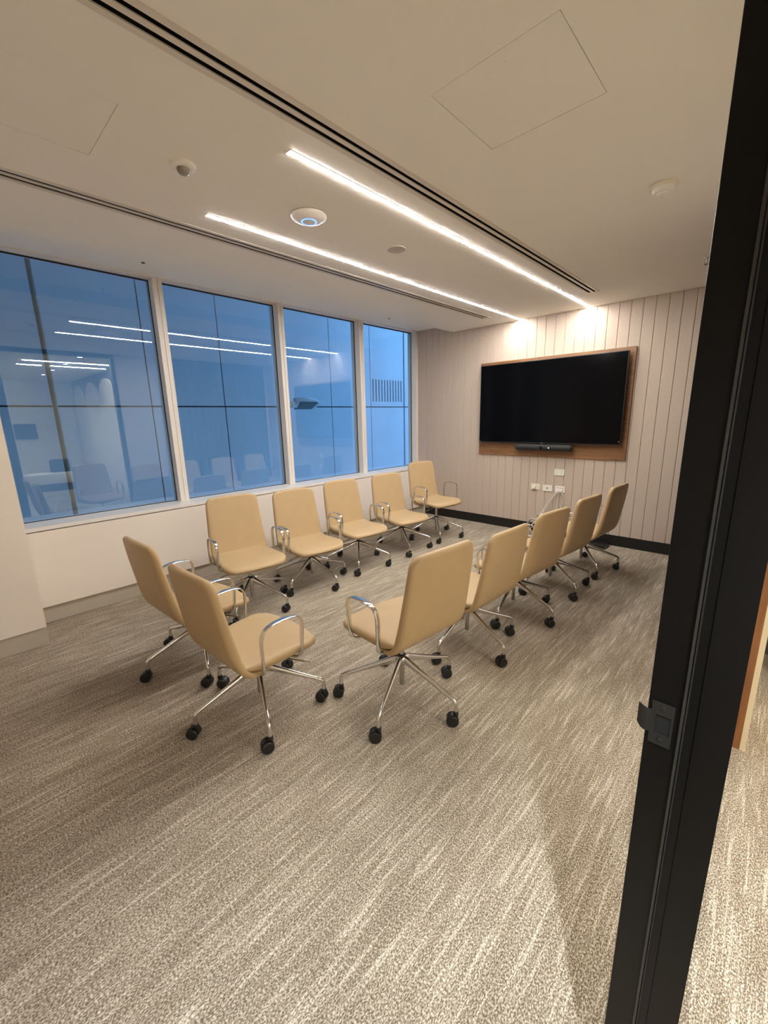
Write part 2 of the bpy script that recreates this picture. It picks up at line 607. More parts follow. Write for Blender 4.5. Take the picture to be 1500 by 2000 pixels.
MULL = [(0.25, 0.33), (1.505, 1.583), (2.742, 2.812), (3.935, 4.010), (5.085, YT + 0.010)]
for i in range(4):
    w = empty('window_%d' % (i + 1), (XG, MULL[i][1], ZS))
    y0, y1 = MULL[i][1], MULL[i + 1][0]
    g0, g1 = y0 - 0.004, y1 + 0.004
    L = y1 - y0
    a = obj('pane', bbox(-0.004, 0.004, -0.010, L + 0.010, 0.0, HP - ZS - 0.012), 'glass', w)
    bm = bmesh.new()
    gz = HP - ZS - 0.010
    for (p, q, r_, s_) in ((0.0, L, 0.0, 0.005), (0.0, L, gz - 0.011, gz), (0.0, 0.003, 0.0, gz), (L - 0.007, L, 0.0, gz)):
        box(bm, 0.0045, 0.012, p, q, r_, s_)
    obj('gasket', bm, 'gasket', w)
    bm = bmesh.new()
    box(bm, -0.05, XM - XG, 0.0, L, gz, gz + 0.010)
    obj('head_frame', bm, 'frame_white', w)
    ya, yb = MULL[i + 1][0] - y0, MULL[i + 1][1] - y0
    bm = bmesh.new()
    gap = 0.0025
    fr = XM - XG
    if i < 3:
        mid = ya + (yb - ya) * 0.52
        box(bm, -0.06, fr, ya, mid - gap, 0, gz + 0.010)
        box(bm, -0.06, fr, mid + gap, yb, 0, gz + 0.010)
        box(bm, -0.06, fr - 0.006, mid - gap, mid + gap, 0, gz + 0.010)
        obj('mullion', bm, 'frame_white', w)
    else:
        box(bm, -0.06, fr, ya, yb, 0, gz + 0.010)
        obj('side_frame', bm, 'frame_white', w)
    struct(w, ['window pane beside the projecting pier, wide view of the pole outside',
               'second window from the projecting pier',
               'window through which the street lamp head is seen',
               'window beside the panelled wall, facing the slotted grille'][i], 'window')

# ------------------------------------------------------------------ rear wall, door wall, corridor
wb = obj('wall_back', bbox(-4.45, XC, YB - 0.12, YB, 0, H + 0.3), 'white_paint')
struct(wb, 'pale rear wall of the room', 'wall')
bm = bmesh.new()
box(bm, XR, XC, 2.27, YT + 0.012, 0, H + 0.2)
box(bm, XR, XC, YB, -0.33, 0, H + 0.2)
wr = obj('wall_right', bm, 'white_paint')
struct(wr, 'pale wall beside the black framed glazing', 'wall')

# black door frame with glazed sidelight
df = struct(empty('door_1', (0, YJ, 0)), 'black metal door frame with strike plate at the doorway', 'door frame')
bm = bmesh.new()
box(bm, XR, -0.0475, 0.0, 0.08, 0, H, bev=0.0015)
obj('jamb', bm, 'black_metal', df)
bm = bmesh.new()
box(bm, -0.0475, -0.0335, -0.010, 0.08, 0, H)
box(bm, -0.0325, XC, -0.014, 0.08, 0, H)
box(bm, -0.0335, -0.0325, -0.006, 0.08, 0, H)
obj('door_stop', bm, 'black_metal', df)
bm = bmesh.new()
box(bm, -0.0535, -0.0480, -0.010, -0.001, 0, H, bev=0.0015)
obj('seal', bm, 'seal', df)
obj('seal_lip', bbox(-0.0475, -0.0455, -0.0135, -0.0102, 0, H), 'rubber', df)
obj('hinge_jamb', bbox(XR, XC, -0.33 - YJ, -0.25 - YJ, 0, H), 'black_metal', df)
obj('head', bbox(XR, XC, -0.25 - YJ, 0.0, 2.55, H), 'black_metal', df)
# strike plate
def ring_plate(bm, outer, inner_, y0, y1):
    """outer/inner: lists of (x,z) with equal counts"""
    n_ = len(outer)
    A = [bm.verts.new((x, y0, z)) for x, z in outer]
    B = [bm.verts.new((x, y0, z)) for x, z in inner_]
    C_ = [bm.verts.new((x, y1, z)) for x, z in outer]
    D_ = [bm.verts.new((x, y1, z)) for x, z in inner_]
    for i in range(n_):
        j = (i + 1) % n_
        bm.faces.new((A[i], A[j], B[j], B[i]))
        bm.faces.new((C_[i], D_[i], D_[j], C_[j]))
        bm.faces.new((A[i], C_[i], C_[j], A[j]))
        bm.faces.new((B[i], B[j], D_[j], D_[i]))
bm = bmesh.new()
ring_plate(bm, [(-0.0925, 0.961), (-0.0615, 0.961), (-0.0615, 1.039), (-0.0925, 1.039)],
           [(-0.0855, 0.982), (-0.0650, 0.982), (-0.0650, 1.016), (-0.0855, 1.016)], -0.0022, -0.0004)
# curved lip towards the room
lip = [(-0.0925, -0.0022), (-0.100, -0.0026), (-0.106, -0.0012), (-0.112, 0.004)]
def lipz(i):
    return [(0.980, 1.0205), (0.979, 1.0205), (0.981, 1.0225), (0.986, 1.0225)][i]
lo, hi, lo2, hi2 = [], [], [], []
for i, (lx, ly) in enumerate(lip):
    za, zb = lipz(i)
    lo.append(bm.verts.new((lx, ly, za)))
    hi.append(bm.verts.new((lx, ly, zb)))
    lo2.append(bm.verts.new((lx, ly + 0.0018, za)))
    hi2.append(bm.verts.new((lx, ly + 0.0018, zb)))
for i in range(3):
    bm.faces.new((lo[i], lo[i + 1], hi[i + 1], hi[i]))
    bm.faces.new((lo2[i], hi2[i], hi2[i + 1], lo2[i + 1]))
    bm.faces.new((lo[i], lo2[i], lo2[i + 1], lo[i + 1]))
    bm.faces.new((hi[i], hi[i + 1], hi2[i + 1], hi2[i]))
bm.faces.new((lo[3], lo2[3], hi2[3], hi[3]))
sp = obj('strike_plate', bm, 'gunmetal', df)
sp['label'] = 'blackened steel strike plate with a curved lip'
for zz in (1.0290, 0.9725):
    bm = bmesh.new()
    lathe(bm, [(0.0042, -0.0023), (0.0040, -0.0036), (0.0028, -0.0040)], 18, (-0.0765, 0, zz), 'y')
    obj('screw', bm, 'gunmetal', sp)
obj('latch_hole', bbox(-0.0853, -0.0652, -0.0006, -0.0002, 0.9822, 1.0158), 'hole', sp)

sw = struct(empty('window_5', (0, 0.81, 0)), 'clear glass sidelight in a black frame beside the doorway', 'window')
YP2 = 2.215
obj('pane', bbox(-0.048, -0.040, 0.0, YP2 - 0.81, 0.03, 2.555), 'glass_clear', sw)
bm = bmesh.new()
box(bm, XR, XC, YP2 - 0.81, 2.27 - 0.81, 0, H)
obj('post', bm, 'black_metal', sw)
obj('head_rail', bbox(XR, XC, 0.0, YP2 - 0.81, 2.55, H), 'black_metal', sw)
obj('sill_rail', bbox(XR, XC, 0.0, YP2 - 0.81, 0, 0.035), 'black_metal', sw)

# cladding of the corridor wall
cl = empty('wall_cladding', (XC, 2.235, 0))
obj('timber_core', bbox(0.0005, 0.048, 0, 0.55, 0.0, H - 0.001), 'timber_edge', cl)
obj('cream_face', bbox(0.048, 0.067, 0, 0.55, 0.0, H - 0.001), 'cream_edge', cl)
struct(cl, 'timber and cream wall cladding edge in the corridor past the sidelight', 'wall')

# corridor shell
YA = 2.78
cc = obj('ceiling_corridor', bbox(XR, 5.9, YB - 0.1, YT + 0.1, H, H + 0.1), 'plaster')
struct(cc, 'corridor ceiling', 'ceiling')
bm = bmesh.new()
box(bm, 5.7, 5.9, YB, YA + 0.12, 0, H)
wc = obj('wall_corridor_end', bm, 'white_wall')
struct(wc, 'white far wall of the corridor', 'wall')
wd = obj('wall_corridor_rear', bbox(XC, 5.7, YB - 0.12, YB, 0, H), 'white_wall')
struct(wd, 'white side wall of the corridor', 'wall')
bm = bmesh.new()
box(bm, 0.55, 5.7, YA, YA + 0.12, 0, H)
box(bm, XC + 0.0005, 0.55, 3.32, 3.44, 0, H)
box(bm, 0.55, 0.67, YA + 0.12, 3.44, 0, H)
wa = obj('wall_corridor_side', bm, 'dark_wall')
struct(wa, 'dark corridor wall carrying pale arches', 'wall')
# pale arch panels on the dark wall
def arch_bm(w, zs, zt, t):
    bm = bmesh.new()
    pts = [(-w / 2, 0.0), (w / 2, 0.0)]
    for i in range(17):
        a = PI * i / 16
        pts.append((w / 2 * math.cos(a), zs + (zt - zs) * math.sin(a)))
    f = [bm.verts.new((x, -t, z)) for x, z in pts]
    g = [bm.verts.new((x, 0, z)) for x, z in pts]
    n_ = len(pts)
    bm.faces.new(f)
    bm.faces.new(g)
    for i in range(n_):
        j = (i + 1) % n_
        bm.faces.new((f[i], f[j], g[j], g[i]))
    return bm
a0 = None
for i, ax in enumerate((1.30, 2.53, 3.76, 4.99)):
    if a0 is None:
        a0 = obj('arch_panel', arch_bm(1.215, 1.95, 2.46, 0.04), 'arch_felt')
        a = a0
    else:
        a = link_copy(a0)
    a.location = (ax, YA - 0.002, 0)
    tag(a, 'tall pale arch topped felt panel on the dark corridor wall', 'wall panel', 'arch panels in the corridor')

def corridor_light(x, y0, y1, label):
    t = empty('linear_light', (x, (y0 + y1) / 2, H))
    hl = (y1 - y0) / 2
    obj('diffuser', bbox(-0.02, 0.02, -hl + 0.004, hl - 0.004, -0.009, -0.002), 'led_corr', t)
    obj('trim', bbox(-0.024, 0.024, -hl, hl, -0.002, 0.0), 'slot_frame', t)
    tag(t, label, 'ceiling light', 'linear lights in the corridor')
corridor_light(1.38, 1.27, 2.66, 'linear corridor ceiling light mirrored in the window, the single unbroken line')
corridor_light(2.08, 1.27, 1.64, 'short linear corridor ceiling light mirrored in the window')
corridor_light(2.08, 1.77, 2.70, 'linear corridor ceiling light mirrored in the window beyond the short one')
corridor_light(4.6, -0.9, 0.9, 'linear corridor ceiling light over the white far wall')
corridor_light(3.2, -0.9, 0.7, 'linear corridor ceiling light over the far corridor floor')

def downlight(x, y, m_):
    t = empty('downlight', (x, y, H))
    bm = bmesh.new()
    lathe(bm, [(0.048, 0.0), (0.046, -0.006), (0.036, -0.004)], 24)
    obj('rim', bm, 'plastic_white', t)
    bm = bmesh.new()
    lathe(bm, [(0.034, -0.0042), (0.030, -0.006)], 24)
    obj('lamp', bm, m_, t)
    tag(t, 'small round downlight in the corridor ceiling', 'downlight', 'corridor downlights in a row')
    return t
def beam(parent, power, color, size, blend):
    ld = bpy.data.lights.new('downlight_beam', 'SPOT')
    ld.energy = power
    ld.color = color
    ld.spot_size = R(size)
    ld.spot_blend = blend
    ld.shadow_soft_size = 0.03
    lo_ = bpy.data.objects.new('downlight_beam', ld)
    COL.objects.link(lo_)
    lo_.location = (0, 0, -0.02)
    lo_.parent = parent
for dx in (0.50, 1.65, 2.88, 3.98):
    beam(downlight(dx, 1.935, 'cool_led'), 18.0 if dx < 1 else 45.0, (1.0, 0.95, 0.86), 110, 0.8)

# cool downlight just outside the doorway; its beam falls through the opening onto the carpet
dl = downlight(0.36, -0.02, 'cool_led')
dl['label'] = 'cool white round downlight in the ceiling just outside the doorway'
del dl['group']
beam(dl, SPOT_POWER, (0.82, 0.93, 1.0), 88, 0.8)

# corridor furniture seen mirrored in the glass
bn = empty('bench', (3.95, 1.68, 0))
obj('seat', bbox(-0.28, 0.28, -0.48, 0.48, 0.16, 0.40, bev=0.03), 'arch_felt', bn, True)
obj('plinth', bbox(-0.24, 0.24, -0.44, 0.44, 0.0, 0.16), 'dark_wall', bn)
tag(bn, 'low white upholstered bench in the corridor', 'bench')
cu = obj('cushion', bbox(-0.08, 0.08, -0.2, 0.2, 0.0, 0.30, bev=0.05), 'bag', None, True)
cu.location = (4.02, 1.93, 0.40)
tag(cu, 'dark grey cushion standing on the low white bench', 'cushion')
ds = empty('wall_screen', (5.70, 1.62, 1.15))
obj('panel', bbox(-0.05, -0.012, -0.22, 0.22, 0.0, 0.38, bev=0.004), 'bezel', ds)
obj('bracket', bbox(-0.012, 0.0, -0.08, 0.08, 0.1, 0.28), 'black_metal', ds)
tag(ds, 'small dark screen on the far corridor wall', 'screen')

# curtain on the door wall
def curtain_bm(y0, y1, z0, z1):
    bm = bmesh.new()
    n_ = 220
    t = 0.004
    cols = []
    for i in range(n_ + 1):
        s = i / n_
        y = y0 + (y1 - y0) * s
        ph = s * 2 * PI * 15
        xo = 0.032 * math.sin(ph + 0.7 * math.sin(ph * 0.21)) + 0.008 * math.sin(ph * 2.3)
        ring = []
        for zz, kf in ((z0, 1.15), ((z0 + z1) / 2, 1.0), (z1 - 0.06, 0.9), (z1, 0.8)):
            ring.append((xo * kf, y, zz))
        cols.append(ring)
    va = [[bm.verts.new(p) for p in c] for c in cols]
    vb = [[bm.verts.new((p[0] + t, p[1], p[2])) for p in c] for c in cols]
    for i in range(n_):
        for j in range(3):
            bm.faces.new((va[i][j], va[i + 1][j], va[i + 1][j + 1], va[i][j + 1]))
            bm.faces.new((vb[i][j], vb[i][j + 1], vb[i + 1][j + 1], vb[i + 1][j]))
        bm.faces.new((va[i][0], vb[i][0], vb[i + 1][0], va[i + 1][0]))
        bm.faces.new((va[i][3], va[i + 1][3], vb[i + 1][3], vb[i][3]))
    for i in (0, n_):
        for j in range(3):
            bm.faces.new((va[i][j], va[i][j + 1], vb[i][j + 1], vb[i][j]))
    return bm
ct = empty('curtain', (XR - 0.055, 4.1, 0))
obj('cloth', curtain_bm(3.20 - 4.1, 5.04 - 4.1, 0.02, H - 0.03), 'curtain', ct, True, 60)
obj('track', bbox(-0.015, 0.015, 3.18 - 4.1, 5.06 - 4.1, H - 0.03, H), 'black_metal', ct)
tag(ct, 'dark pleated full height curtain on the door wall, mirrored in the windows', 'curtain')

# ------------------------------------------------------------------ outside: facade across the lane
fx = -7.2
wo = obj('wall_opposite', bbox(fx - 0.6, fx - 0.03, -6, 14, -4, 9), 'facade_joint')
struct(wo, 'panel clad facade across the lane outside the windows', 'facade')
joints_y = [-3.64, -2.43, -1.22, -0.01, 1.20, 2.405, 3.60, 4.81, 6.03, 7.24, 8.455, 9.66, 10.87, 12.08]
joints_z = [-3.0, 1.742, 6.5]
wide = {8.455: 0.05}
for i in range(len(joints_y) - 1):
    for j in range(2):
        ya, yb = joints_y[i], joints_y[i + 1]
        ga = wide.get(ya, 0.018) / 2
        gb = wide.get(yb, 0.018) / 2
        za, zb = joints_z[j] + 0.012, joints_z[j + 1] - 0.012
        bm = bmesh.new()
        if abs(ya - 7.24) < 0.01 and j == 1:
            # panel with eleven slots
            y0, y1 = ya + ga, yb - gb
            zlo, zhi = 1.862, 2.385
            ns = 11
            cs = [7.329 + (8.340 - 7.329) * q / (ns - 1) for q in range(ns)]
            sw_ = 0.021
            box(bm, fx - 0.03, fx, y0, y1, za, zlo)
            box(bm, fx - 0.03, fx, y0, y1, zhi, zb)
            edges = [y0] + [e for c_ in cs for e in (c_ - sw_, c_ + sw_)] + [y1]
            for q in range(0, len(edges), 2):
                box(bm, fx - 0.03, fx, edges[q], edges[q + 1], zlo, zhi)
            # rounded slot ends
            for c_ in cs:
                for (zc, sg) in ((zlo, 1), (zhi, -1)):
                    for s_ in (-1, 1):
                        pts = [(c_ + s_ * sw_, zc)]
                        for q in range(6):
                            a_ = PI / 2 * q / 5
                            pts.append((c_ + s_ * sw_ * math.sin(a_), zc + sg * sw_ * (1 - math.cos(a_))))
                        vf = [bm.verts.new((fx - 0.0005, p[0], p[1])) for p in pts]
                        vb_ = [bm.verts.new((fx - 0.02, p[0], p[1])) for p in pts]
                        bm.faces.new(vf)
                        for q in range(len(pts)):
                            bm.faces.new((vf[q], vf[(q + 1) % len(pts)], vb_[(q + 1) % len(pts)], vb_[q]))
        else:
            box(bm, fx - 0.03, fx, ya + ga, yb - gb, za, zb)
        p_ = obj('facade_panel', bm, 'facade', wo)
        if abs(ya - 7.24) < 0.01 and j == 1:
            p_['label'] = 'facade panel with eleven vertical slots'
ln = obj('floor_lane', bbox(fx, -4.45, -6, 14, -4.1, -4.0), 'asphalt')
struct(ln, 'lane surface below the windows', 'ground')
# outer skin of this building above and below the windows, and added light blockers above and at the end of the lane
bm = bmesh.new()
box(bm, -4.26, -4.22, -6, 14, -4, 0.60)
box(bm, -4.26, -4.22, -6, 14, HP + 0.02, 9)
box(bm, -4.23, -4.18, YT + 0.02, 14, 0.60, HP + 0.02)
box(bm, -4.45, -4.36, -6, 0.2, 0.60, HP + 0.02)
wx = obj('wall_exterior', bm, 'facade')
struct(wx, 'outer skin of the building around the windows', 'wall')
lc = obj('lane_sky_blocker', bbox(fx - 0.6, -4.36, -6, 7.0, 5.2, 5.4), 'facade')  # added out of view: hides the sky so the facade brightens towards the right
struct(lc, 'unseen slab added over the lane to block skylight', 'light blocker')
le = obj('lane_end_blocker', bbox(fx, -4.36, -6.1, -6, -4, 5.2), 'facade')  # added out of view: keeps light from entering the lane on the left
struct(le, 'unseen wall added to shut light out of the lane end', 'wall')

bm = bmesh.new()
lathe(bm, [(0.028, -4.0), (0.028, 5.2)], 20)
po = obj('pole', bm, 'pole', None, True)
po.location = (-7.0, 1.157, 0)
tag(po, 'slim weathered brown pole standing outside against the facade', 'pole')

# street lamp head on a bracket
sl_ = empty('street_lamp', (-6.2, 4.24, 1.70))
bm = bmesh.new()
# flat tapered LED head: cross sections along y
secs = []
for y, zc, w, up, dn_ in ((0.11, 0.07, 0.085, 0.050, 0.055), (0.20, 0.085, 0.13, 0.060, 0.055), (0.33, 0.080, 0.15, 0.066, 0.050), (0.48, 0.068, 0.14, 0.048, 0.036), (0.60, 0.052, 0.11, 0.022, 0.022), (0.635, 0.046, 0.085, 0.008, 0.008)):
    ring = []
    for j in range(20):
        a_ = 2 * PI * j / 20
        ca, sa = math.cos(a_), math.sin(a_)
        ring.append(bm.verts.new((w * math.copysign(abs(ca) ** 0.6, ca), y, zc + (up if sa > 0 else dn_) * math.copysign(abs(sa) ** 0.8, sa))))
    secs.append(ring)
for a_, b_ in zip(secs, secs[1:]):
    for j in range(20):
        bm.faces.new((a_[j], a_[(j + 1) % 20], b_[(j + 1) % 20], b_[j]))
bm.faces.new(secs[0])
bm.faces.new(secs[-1])
hs_ = obj('housing', bm, 'lamp_grey', sl_, True, 50)
hs_.rotation_euler.y = R(-26)
hs_.location.x = 0.03
bm = bmesh.new()
box(bm, -0.115, 0.115, 0.16, 0.54, 0.016, 0.045, bev=0.006)
le_ = obj('lens', bm, 'lamp_dark', sl_)
le_.rotation_euler.y = R(-26)
le_.location.x = 0.03
bm = bmesh.new()
for q in range(5):
    box(bm, -0.05, 0.05, 0.135 + 0.018 * q, 0.141 + 0.018 * q, 0.10, 0.155)
obj('cooling_fins', bm, 'lamp_grey', sl_)
bm = bmesh.new()
lathe(bm, [(0.045, 0.05), (0.055, 0.06), (0.055, 0.15), (0.045, 0.16)], 20, (0, 0, 0.045), 'y')
obj('knuckle', bm, 'lamp_grey', sl_, True)
bm = bmesh.new()
sweep(bm, [(0, 0.09, 0.045), (-0.02, 0.03, 0.038), (-0.12, 0.02, 0.03), (-0.35, 0.17, 0.02), (-0.7, 0.39, 0.01), (-1.0, 0.57, 0.0)], 0.026, (0, 0, 1), 12)
obj('bracket_arm', bm, 'lamp_grey', sl_, True)
tag(sl_, 'grey LED street lamp head on a bracket arm outside the window', 'street lamp')

# ------------------------------------------------------------------ screen, backing board, video bar
bd = obj('backing_board', bbox(-0.903, 0.903, -0.020, 0.0, -0.59, 0.59, bev=0.002), 'walnut')
bd.location = (-2.098, YT - 0.001, 1.566)
tag(bd, 'walnut veneer backing board on the panelled wall behind the black screen', 'wall board')
tv = empty('television', (-2.099, YT - 0.022, 1.629))
w2, h2 = 0.859, 0.486
obj('back_cover', bbox(-0.70, 0.70, -0.050, -0.012, -0.36, 0.36, bev=0.01), 'plastic_black', tv)
obj('mount', bbox(-0.30, 0.30, -0.012, 0.0, -0.22, 0.22), 'black_metal', tv)
bm = bmesh.new()
box(bm, -w2, w2, -0.070, -0.046, -h2, h2, bev=0.003)
obj('bezel', bm, 'bezel', tv)
obj('display', bbox(-w2 + 0.008, w2 - 0.008, -0.0712, -0.0702, -h2 + 0.014, h2 - 0.008), 'screen', tv)
obj('brand_badge', bbox(-0.016, 0.016, -0.0716, -0.0708, -h2 + 0.004, -h2 + 0.010), 'badge', tv)
for sx in (-1, 1):
    obj('corner_pin', bbox(sx * (w2 - 0.018) - 0.005, sx * (w2 - 0.018) + 0.005, -0.0716, -0.0706, -h2 + 0.03 * (sx > 0) + 0.006, -h2 + 0.03 * (sx > 0) + 0.016), 'badge', tv)
tag(tv, 'large black flat screen television on the walnut board', 'television')

vb = empty('video_bar', (-2.085, YT - 0.022, 1.096))
bm = bmesh.new()
secs = []
for q in range(41):
    s = 0.5 - 0.5 * math.cos(PI * q / 40)
    xx = -0.355 + 0.71 * s
    d_ = min(xx + 0.355, 0.355 - xx)
    k_ = math.sqrt(max(0.0, 1 - (1 - min(1, d_ / 0.038)) ** 2)) if d_ < 0.038 else 1.0
    k_ = max(k_, 0.03)
    ring = [bm.verts.new((xx, -0.072 + 0.036 * k_ * math.cos(2 * PI * j / 16), 0.038 * k_ * math.sin(2 * PI * j / 16))) for j in range(16)]
    secs.append(ring)
for a_, b_ in zip(secs, secs[1:]):
    for j in range(16):
        bm.faces.new((a_[j], a_[(j + 1) % 16], b_[(j + 1) % 16], b_[j]))
bm.faces.new(secs[0])
bm.faces.new(secs[-1])
obj('body', bm, 'fabric_black', vb, True, 60)
bm = bmesh.new()
lathe(bm, [(0.034, -0.100), (0.034, -0.113), (0.028, -0.116)], 28, (0, 0, -0.004), 'y')
ln_ = obj('camera_housing', bm, 'plastic_black', vb, True)
bm = bmesh.new()
lathe(bm, [(0.016, -0.1155), (0.014, -0.119), (0.006, -0.1205)], 20, (0, 0, -0.004), 'y')
obj('lens', bm, 'screen', ln_, True)
bm = bmesh.new()
lathe(bm, [(0.006, -0.106), (0.006, -0.1088), (0.004, -0.1095)], 12, (0.088, 0, 0.0), 'y')
obj('status_light', bm, 'pin_light', vb)
obj('bracket', bbox(-0.10, 0.10, -0.05, 0.0, -0.02, 0.02), 'plastic_black', vb)
tag(vb, 'black pill shaped video conference bar mounted below the screen', 'video bar')

# ------------------------------------------------------------------ wall outlets
def plate(name, x, z, m_, label):
    t = empty(name, (x, YT, z))
    obj('faceplate', bbox(-0.060, 0.060, -0.010, 0.0, -0.039, 0.039, bev=0.003), m_, t)
    tag(t, label, 'outlet')
    return t
t = plate('power_outlet', -1.893, 0.797, 'plastic_white', 'white double power outlet directly below the walnut board')
for sx in (-1, 1):
    obj('switch', bbox(sx * 0.028 - 0.009, sx * 0.028 + 0.009, -0.014, -0.009, 0.012, 0.026, bev=0.001), 'plastic_cream', t)
    bm = bmesh.new()
    for (dx, dz) in ((-0.007, -0.010), (0.007, -0.010), (0, -0.021)):
        box(bm, sx * 0.028 + dx - 0.0013, sx * 0.028 + dx + 0.0013, -0.0106, -0.0098, dz - 0.004, dz + 0.004)
    obj('socket_slots', bm, 'hole', t)
t = plate('power_outlet', -2.178, 0.596, 'plastic_cream', 'cream single power outlet with a plug in it, farthest from the cables')
obj('plug', bbox(-0.032, 0.008, -0.040, -0.009, -0.024, 0.012, bev=0.004), 'plastic_white', t)
obj('switch', bbox(0.030, 0.044, -0.014, -0.009, 0.004, 0.022, bev=0.001), 'plastic_white', t)
t = plate('data_outlet', -2.026, 0.591, 'plastic_white', 'white data wall plate with one dark round socket in the middle')
bm = bmesh.new()
lathe(bm, [(0.010, -0.009), (0.010, -0.013), (0.007, -0.0132)], 20, (0, 0, 0), 'y')
so = obj('socket', bm, 'plastic_grey', t)
bm = bmesh.new()
lathe(bm, [(0.0055, -0.0131), (0.0052, -0.0138)], 14, (0, 0, 0), 'y')
obj('socket_hole', bm, 'hole', so)
t = plate('cable_outlet', -1.872, 0.590, 'plastic_white', 'white cable outlet plate with grey cables hanging from its cover')
obj('hood', bbox(-0.038, 0.038, -0.026, -0.009, -0.026, 0.006, bev=0.004), 'plastic_white', t)
obj('hood_slot', bbox(-0.045, 0.045, -0.0108, -0.0098, 0.014, 0.019), 'plastic_grey', t)

# cables
def cable(pts, r, label, m_='cable', name='cable'):
    bm = bmesh.new()
    P = smooth_path(pts, 8)
    sweep(bm, P, r, (0.3, 0.9, 0.25), 8)
    o = obj(name, bm, m_, None, True)
    tag(o, label, 'cable', 'cables below the wall outlets')
    return o
def coil(cx, cy, cz, rx, rz, turns, ph, tilt=0.35, n_=14):
    out = []
    for i in range(int(turns * n_) + 1):
        a_ = ph + 2 * PI * i / n_
        g = i / n_
        out.append((cx + rx * math.cos(a_) * (1 - 0.05 * g), cy - tilt * rz * math.sin(a_) + 0.012 * g - 0.02, max(0.012, cz + rz * math.sin(a_) * (1 - 0.04 * g))))
    return out
cable([(-1.892, YT - 0.018, 0.568), (-1.912, YT - 0.034, 0.545), (-1.960, YT - 0.045, 0.475), (-2.025, YT - 0.065, 0.352), (-2.065, YT - 0.11, 0.26), (-2.090, YT - 0.14, 0.20)] +
      coil(-2.115, YT - 0.15, 0.125, 0.070, 0.095, 3.2, 1.2, 0.12), 0.0055, 'pale grey cable slanting from the outlet to a coil on the carpet')
cable([(-1.878, YT - 0.018, 0.568), (-1.896, YT - 0.050, 0.54), (-1.945, YT - 0.066, 0.468), (-2.005, YT - 0.088, 0.348), (-2.045, YT - 0.15, 0.25), (-2.065, YT - 0.26, 0.19)] +
      coil(-2.085, YT - 0.31, 0.10, 0.080, 0.082, 2.6, 1.3, 0.25) + [(-2.0, YT - 0.33, 0.012), (-1.95, YT - 0.36, 0.009)], 0.0052, 'second pale cable in the slanting pair, coiled on the carpet')
cable([(-1.866, YT - 0.018, 0.568), (-1.872, YT - 0.030, 0.53), (-1.880, YT - 0.030, 0.40), (-1.884, YT - 0.030, 0.25), (-1.89, YT - 0.045, 0.06), (-1.93, YT - 0.10, 0.008), (-1.98, YT - 0.13, 0.008)], 0.0042, 'pale cable hanging straight down from the outlet')
cable([(-1.854, YT - 0.018, 0.568), (-1.832, YT - 0.033, 0.54), (-1.815, YT - 0.035, 0.505), (-1.828, YT - 0.035, 0.40), (-1.848, YT - 0.035, 0.25), (-1.86, YT - 0.05, 0.06), (-1.82, YT - 0.13, 0.008)], 0.0042, 'pale cable bowing out beside the straight one below the outlet')
cable([(-2.088, YT - 0.075, 0.232), (-2.125, YT - 0.075, 0.20), (-2.20, YT - 0.07, 0.15), (-2.27, YT - 0.06, 0.09), (-2.31, YT - 0.10, 0.03), (-2.27, YT - 0.2, 0.008), (-2.22, YT - 0.24, 0.008)], 0.0042, 'pale cable looping out from the tie towards the skirting')
bm = bmesh.new()
lathe(bm, [(0.011, 0.0), (0.012, 0.004), (0.012, 0.012), (0.011, 0.016)], 14)
ti = obj('cable_tie', bm, 'plastic_black', None, True)
ti.location = (-2.072, YT - 0.118, 0.238)
ti.rotation_euler = (0.4, -0.5, 0)
tag(ti, 'small black tie binding the slanting cables', 'cable tie')
pa = empty('power_adapter', (-2.050, YT - 0.222, 0.0))
obj('case', bbox(-0.03, 0.03, -0.02, 0.02, 0.0, 0.13, bev=0.006), 'plastic_black', pa)
obj('plug_neck', bbox(-0.008, 0.008, -0.008, 0.008, 0.13, 0.15), 'plastic_black', pa)
tag(pa, 'black power adapter standing among the coiled cables', 'adapter')
fb = empty('floor_box', (-1.34, YT - 0.14, 0.0))
obj('case', bbox(-0.085, 0.085, -0.085, 0.085, 0.0, 0.05, bev=0.004), 'plastic_black', fb)
obj('lid', bbox(-0.080, 0.080, -0.080, 0.080, 0.05, 0.054, bev=0.0015), 'black_metal', fb)
tag(fb, 'low black box on the carpet against the black skirting behind the last chair', 'box')

# ------------------------------------------------------------------ ceiling devices
t = empty('motion_sensor', (-2.095, 0.968, H))
bm = bmesh.new()
lathe(bm, [(0.054, 0.0), (0.054, -0.006), (0.050, -0.014), (0.040, -0.018), (0.030, -0.019)], 40)
obj('base', bm, 'plastic_white', t, True)
bm = bmesh.new()
lathe(bm, [(0.029, -0.018), (0.028, -0.026), (0.022, -0.036), (0.012, -0.041), (0.004, -0.042)], 32)
obj('lens', bm, 'plastic_grey', t, True)
tag(t, 'round white motion sensor with a grey domed lens on the ceiling', 'sensor')

t = empty('access_point', (-2.098, 1.657, H))
bm = bmesh.new()
lathe(bm, [(0.070, 0.0), (0.096, -0.002), (0.100, -0.006), (0.097, -0.012), (0.082, -0.022), (0.060, -0.029), (0.044, -0.032)], 56)
obj('shell', bm, 'ap_white', t, True, 60)
bm = bmesh.new()
lathe(bm, [(0.044, -0.0315), (0.043, -0.0335), (0.037, -0.0345), (0.036, -0.0335)], 48, cap=False)
obj('light_ring', bm, 'blue_ring', t, True)
bm = bmesh.new()
lathe(bm, [(0.036, -0.0325), (0.034, -0.0345), (0.01, -0.036)], 40)
obj('centre_cap', bm, 'ap_white', t, True)
tag(t, 'white domed ceiling access point with a glowing blue ring', 'access point')

